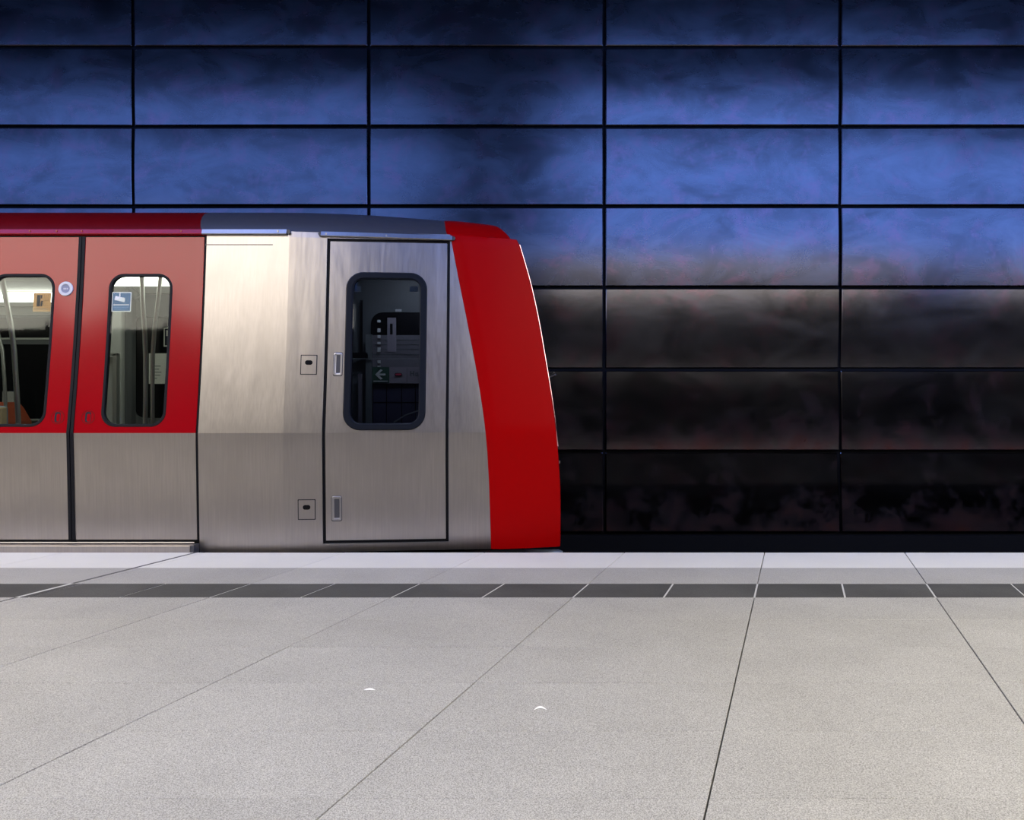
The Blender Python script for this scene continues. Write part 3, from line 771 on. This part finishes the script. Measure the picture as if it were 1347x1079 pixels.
# draught screen and door pillar left of the far door
a0, a1 = at(150, 0, 7.0).x, at(168, 0, 7.0).x
ds = tbox('draught_screen', a0-0.14, a1-0.02, 6.92, 7.0, 0.06, 2.06, M['lining'], bevel=0.02)
q = at(153.5, 0, 6.9)
tbox('screen_post', q.x-0.02, q.x+0.02, 6.86, 6.92, 0.06, at(0, 465, 6.9).z, M['pole'], ds, bevel=0.008)
tbox('screen_rail', q.x-0.16, q.x+0.02, 6.86, 6.90, at(0, 468, 6.9).z, at(0, 465, 6.9).z, M['pole'], ds)
v, f = tube_data([at(166, 374, 7.1), at(172, 381, 7.1), at(181, 391, 7.1), at(186, 393, 7.1)], 0.035, 10); tpart('roof_bracket', v, f, M['lining_dark'], smooth=True)
tbox('door_pillar', at(167.5, 0, 7.3).x, at(176.5, 0, 7.3).x, 7.25, 7.35, 0.06, 2.1, M['lining_dark'], bevel=0.02)
# grab poles
def pole(pxs, Y, r=0.018):
    pts = [at(x, y_, Y) for x, y_ in pxs]
    pts = [Vector((pts[0].x, pts[0].y, 2.38))]+pts+[Vector((pts[-1].x, pts[-1].y, 0.06))]
    v, f = tube_data(pts, r, 12); tpart('grab_pole', v, f, M['pole'], smooth=True)
pole([(186.5, 358), (188, 400), (190.5, 440), (191.5, 470), (191.5, 520), (191, 556)], 6.3, 0.019)
pole([(212, 358), (208, 395), (203.5, 430), (201, 465), (200.5, 510), (200.5, 556)], 6.3, 0.017)
pole([(3, 366), (8, 395), (14, 425), (18.5, 460), (21, 500), (24, 550)], 6.1, 0.020)
pole([(-30, 366), (-20, 395), (-6, 425), (3, 460), (6, 500), (8, 550)], 7.0, 0.016)
# seats seen through the left window
def seat(px, mat, Y, d):
    b = at(px, 560, Y)
    prof = [(0, 0.42), (0.012, 0.97), (0.035, 1.06), (0.09, 1.075), (0.145, 1.01), (0.22, 0.88), (0.225, 0.82), (0.19, 0.42)]
    v = [(b.x+x, y_, z) for y_ in (Y, Y+d) for x, z in prof]; n = len(prof)
    f = [tuple(range(n)), tuple(range(2*n-1, n-1, -1))]+[(i, (i+1) % n, n+(i+1) % n, n+i) for i in range(n)]
    st = tpart('seat_back', v, f, mat, bevel=0.012)
    tbox('seat_base', b.x-0.42, b.x, Y, Y+d, 0.38, 0.46, mat, st, bevel=0.02)
    tbox('seat_leg', b.x-0.05, b.x+0.05, Y+0.1, Y+0.3, 0.06, 0.40, M['lining_dark'], st)
    return st
s1 = seat(-24, M['seat_orange'], 7.0, 0.40)
a = at(-14, 540, 6.85); c_ = at(3.0, 540, 6.85)
s2 = tbox('seat_back', a.x, c_.x, 6.83, 6.95, 0.44, at(0, 534, 6.85).z, M['seat_cloth'], bevel=0.03)
tbox('seat_panel', c_.x-0.03, c_.x+0.012, 6.82, 6.90, 0.60, at(0, 536, 6.85).z, M['seat_beige'], s2, bevel=0.012)
tbox('seat_base', a.x-0.3, c_.x, 6.55, 6.95, 0.38, 0.46, M['seat_cloth'], s2, bevel=0.02)
tbox('seat_leg', a.x-0.1, a.x, 6.65, 6.85, 0.06, 0.40, M['lining_dark'], s2)
q = at(3, 520, 7.45); tbox('seat_screen', q.x, at(18, 0, 7.45).x, 7.45, 7.47, 0.06, at(0, 515, 7.45).z, M['lining'])

# --- stickers on the passenger door panes
def sticker(px0, px1, py0, py1, name, mat, leaf, off=0.016):
    a = P(px0, py1); b_ = P(px1, py0)
    plate(name, rr(a.x, b_.x, a.z, b_.z, 0.006, 4), off, off+0.001, mat, leaf); return a, b_
def mark(name, leaf, polys, a, b_, mat, off):
    mb = MB()
    for pl_ in polys:
        pts = [(a.x+(b_.x-a.x)*u, b_.z-(b_.z-a.z)*w_) for u, w_ in pl_]
        mb.add([L((x, side(x, z)+off, z)) for x, z in pts]+[L((x, side(x, z)+off+0.0006, z)) for x, z in pts],
               [tuple(range(len(pts))), tuple(range(2*len(pts)-1, len(pts)-1, -1))]+[(i, (i+1) % len(pts), len(pts)+(i+1) % len(pts), len(pts)+i) for i in range(len(pts))])
    return mb.build(name, mat, leaf)
def R4(u0, u1, w0, w1): return [(u0, w0), (u1, w0), (u1, w1), (u0, w1)]
a, b_ = sticker(145.5, 172.5, 384, 410, 'camera_sticker', M['white'], leafR, 0.0090)
mark('sticker_field', leafR, [R4(0.05, 0.95, 0.05, 0.95)], a, b_, M['sticker_blue'], 0.0080)
mark('camera_pictogram', leafR, [[(0.18, 0.20), (0.60, 0.29), (0.56, 0.50), (0.14, 0.40)], [(0.60, 0.27), (0.67, 0.32), (0.62, 0.52), (0.56, 0.50)], R4(0.38, 0.43, 0.02, 0.24),
     [(0.62, 0.30), (0.68, 0.36), (0.66, 0.52), (0.62, 0.50)], R4(0.10, 0.90, 0.63, 0.675)], a, b_, M['white'], 0.0070)
mark('sticker_lines', leafR, [R4(0.10, 0.90, 0.75, 0.79), R4(0.10, 0.78, 0.85, 0.88)], a, b_, M['sticker_blue2'], 0.0070)
a, b_ = sticker(42, 66.5, 385, 410, 'instruction_sticker', M['sticker_orange'], leafL, 0.0090)
mark('sticker_pictogram', leafL, [R4(0.20, 0.40, 0.12, 0.72), [(0.42, 0.50), (0.48, 0.40), (0.55, 0.55), (0.52, 0.72), (0.42, 0.70)], R4(0.42, 0.50, 0.12, 0.30), R4(0.46, 0.56, 0.42, 0.48)], a, b_, M['ink'], 0.0080)
mark('sticker_lines', leafL, [R4(0.60, 0.625, 0.10, 0.72), R4(0.64, 0.90, 0.40, 0.425), R4(0.64, 0.90, 0.68, 0.70), R4(0.70, 0.72, 0.12, 0.68), R4(0.84, 0.86, 0.12, 0.40), R4(0.08, 0.92, 0.80, 0.83), R4(0.08, 0.92, 0.88, 0.90)], a, b_, M['ink_brown'], 0.0080)

# --- driver's cab; sign, band and print shapes stand in for station reflections
YI = 6.9
def ib(name, px0, px1, py0, py1, dy, mat, th=0.01, parent=None):
    a = at(px0, py1, YI+dy); b_ = at(px1, py0, YI+dy)
    return tbox(name, a.x, b_.x, YI+dy, YI+dy+th, a.z, b_.z, mat, parent)
cb = ib('cab_inner_wall', 440, 600, 330, 620, 0.10, M['cab_grey'])
a = at(488, 566, YI+0.08); b_ = at(600, 411, YI+0.08)
v = []; po = rr(a.x, b_.x, a.z, b_.z, 0.11, 8); n = len(po)
v = [(x, YI+0.08, z) for x, z in po]+[(x, YI+0.095, z) for x, z in po]
tpart('cab_inner_window', v, [tuple(range(n)), tuple(range(2*n-1, n-1, -1))]+[(i, (i+1) % n, n+(i+1) % n, n+i) for i in range(n)], M['cab_black'], cb)
ib('reflection_band', 490, 580, 441, 483, 0.05, M['cab_band'], parent=cb)  # solid band in place of the bright platform mirrored in the glass
for yy in (447, 453, 459, 466): ib('panel_groove', 491, 580, yy, yy+0.9, 0.045, M['cab_grey'], 0.005, cb)
ib('pale_reflection', 509.5, 521, 418, 463, 0.04, M['sign_grey'], 0.005, cb)
ib('pale_reflection_slot', 513, 516.5, 426, 440, 0.035, M['cab_black'], 0.005, cb)
for yy, s_ in ((421, 3), (432, 5), (441, 4), (450, 3), (457, 6), (474, 4), (481, 3)): ib('reflected_print', 496.5, 500.5, yy, yy+s_, 0.03, M['sign_mark'], 0.004, cb)
ib('cab_lower_panel', 488, 580, 505, 562, 0.05, M['cab_navy'], parent=cb)
for xx in (490, 508, 528, 546): ib('panel_groove', xx, xx+0.8, 506, 561, 0.045, M['cab_black'], 0.004, cb)
ib('panel_groove', 488, 580, 529, 529.8, 0.045, M['cab_black'], 0.004, cb)
v, f = tube_data([at(518, 556, YI), at(532, 547, YI), at(548, 541, YI), at(560, 539, YI)], 0.006, 8); tpart('cab_hose', v, f, M['cab_post'], cb, smooth=True)
ib('cab_post', 481, 489, 440, 566, 0.0, M['cab_post'], 0.03, cb)
ib('cab_post', 471, 476, 492, 566, 0.02, M['cab_band'], 0.03, cb)
ib('cab_rail', 458, 580, 471.4, 472.4, -0.02, M['cab_post'], 0.01, cb)
ib('cab_edge', 474, 477, 395, 470, 0.06, M['cab_black'], 0.01, cb)
ib('cab_desk', 458, 484, 464, 471, 0.0, M['cab_black'], 0.03, cb)
ib('cab_light_stand_in', 520, 528, 407, 410, 0.06, M['sign_mark'], 0.01, cb)
sg = ib('reflected_sign', 489, 580, 483, 504.5, 0.02, M['sign_grey'], 0.01)  # solid copy of a platform sign mirrored in the cab window
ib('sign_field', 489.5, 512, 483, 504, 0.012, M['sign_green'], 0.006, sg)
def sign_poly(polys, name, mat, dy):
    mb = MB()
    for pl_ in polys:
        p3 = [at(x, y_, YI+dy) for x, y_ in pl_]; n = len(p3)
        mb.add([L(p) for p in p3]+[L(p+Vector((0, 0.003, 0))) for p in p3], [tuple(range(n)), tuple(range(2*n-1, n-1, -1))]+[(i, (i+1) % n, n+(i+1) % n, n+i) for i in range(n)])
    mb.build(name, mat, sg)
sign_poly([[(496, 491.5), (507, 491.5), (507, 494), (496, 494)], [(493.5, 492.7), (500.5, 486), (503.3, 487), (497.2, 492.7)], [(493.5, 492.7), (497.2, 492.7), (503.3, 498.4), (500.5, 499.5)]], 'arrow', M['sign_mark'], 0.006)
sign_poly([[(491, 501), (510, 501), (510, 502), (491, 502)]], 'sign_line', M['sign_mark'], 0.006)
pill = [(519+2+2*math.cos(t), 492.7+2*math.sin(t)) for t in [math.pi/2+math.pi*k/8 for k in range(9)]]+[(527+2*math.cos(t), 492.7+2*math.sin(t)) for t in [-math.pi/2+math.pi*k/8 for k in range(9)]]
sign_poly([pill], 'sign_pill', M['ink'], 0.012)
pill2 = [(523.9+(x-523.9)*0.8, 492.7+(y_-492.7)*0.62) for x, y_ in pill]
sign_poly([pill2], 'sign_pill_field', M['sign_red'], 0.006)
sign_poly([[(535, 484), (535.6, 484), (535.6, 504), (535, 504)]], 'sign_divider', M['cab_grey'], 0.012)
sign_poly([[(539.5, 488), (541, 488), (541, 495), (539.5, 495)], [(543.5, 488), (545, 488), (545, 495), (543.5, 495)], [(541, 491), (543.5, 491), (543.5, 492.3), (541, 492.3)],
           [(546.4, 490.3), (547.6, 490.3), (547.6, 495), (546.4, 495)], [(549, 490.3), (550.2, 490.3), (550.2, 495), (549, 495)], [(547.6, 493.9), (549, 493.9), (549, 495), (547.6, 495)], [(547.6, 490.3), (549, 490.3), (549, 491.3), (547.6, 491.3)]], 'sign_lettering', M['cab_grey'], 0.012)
tbox('cab_light_stand_in', -1.2, -0.6, 6.2, 6.4, 2.30, 2.33, M['cab_fill'])  # added fill light, no such fitting known; lifts the dark cab
# visor brackets just behind the glass
for px0, px1 in ((464, 474.5), (539, 549.5)):
    a = P(px0, 383.5, 0.03); b_ = P(px1, 376.5, 0.03)
    plate('visor_bracket', [(a.x, a.z), (b_.x, a.z), (b_.x, b_.z), (a.x, b_.z)], 0.03, 0.05, M['cab_post'], cab)

# ================================================================== scraps of paper on the platform
def scrap(px, py, wpx, label, bend):
    Y = F*CH/(py-PY0); c = at(px, py, Y); wd = wpx*Y/F; n = 10
    r = obj('paper_scrap', [(wd*(i/n-0.5), bend*math.sin(math.pi*i/n)+s*0.004*math.sin(math.pi*(0.1+0.8*i/n)), 0.0008+t*0.0006+0.004*math.sin(math.pi*i/n)*(1 if s > 0 else 0)) for t in (0, 1) for s in (-1, 1) for i in range(n+1)],
            [(k*2*(n+1)+i, k*2*(n+1)+i+1, k*2*(n+1)+n+1+i+1, k*2*(n+1)+n+1+i) for k in (0, 1) for i in range(n)] +
            [(i, i+1, 2*(n+1)+i+1, 2*(n+1)+i) for i in range(n)]+[(n+1+i, n+2+i, 3*(n+1)+i+1, 3*(n+1)+i) for i in range(n)], M['paper'])
    r.location = (c.x, Y, 0.0); tag(r, label, 'paper scrap', 'paper scraps on the platform')
scrap(486, 908.3, 15, 'thin straight scrap of white paper on the paving, farther left of the two', 0.004)
scrap(711, 934.5, 17, 'curved scrap of white paper on the paving, nearer right of the two', 0.018)
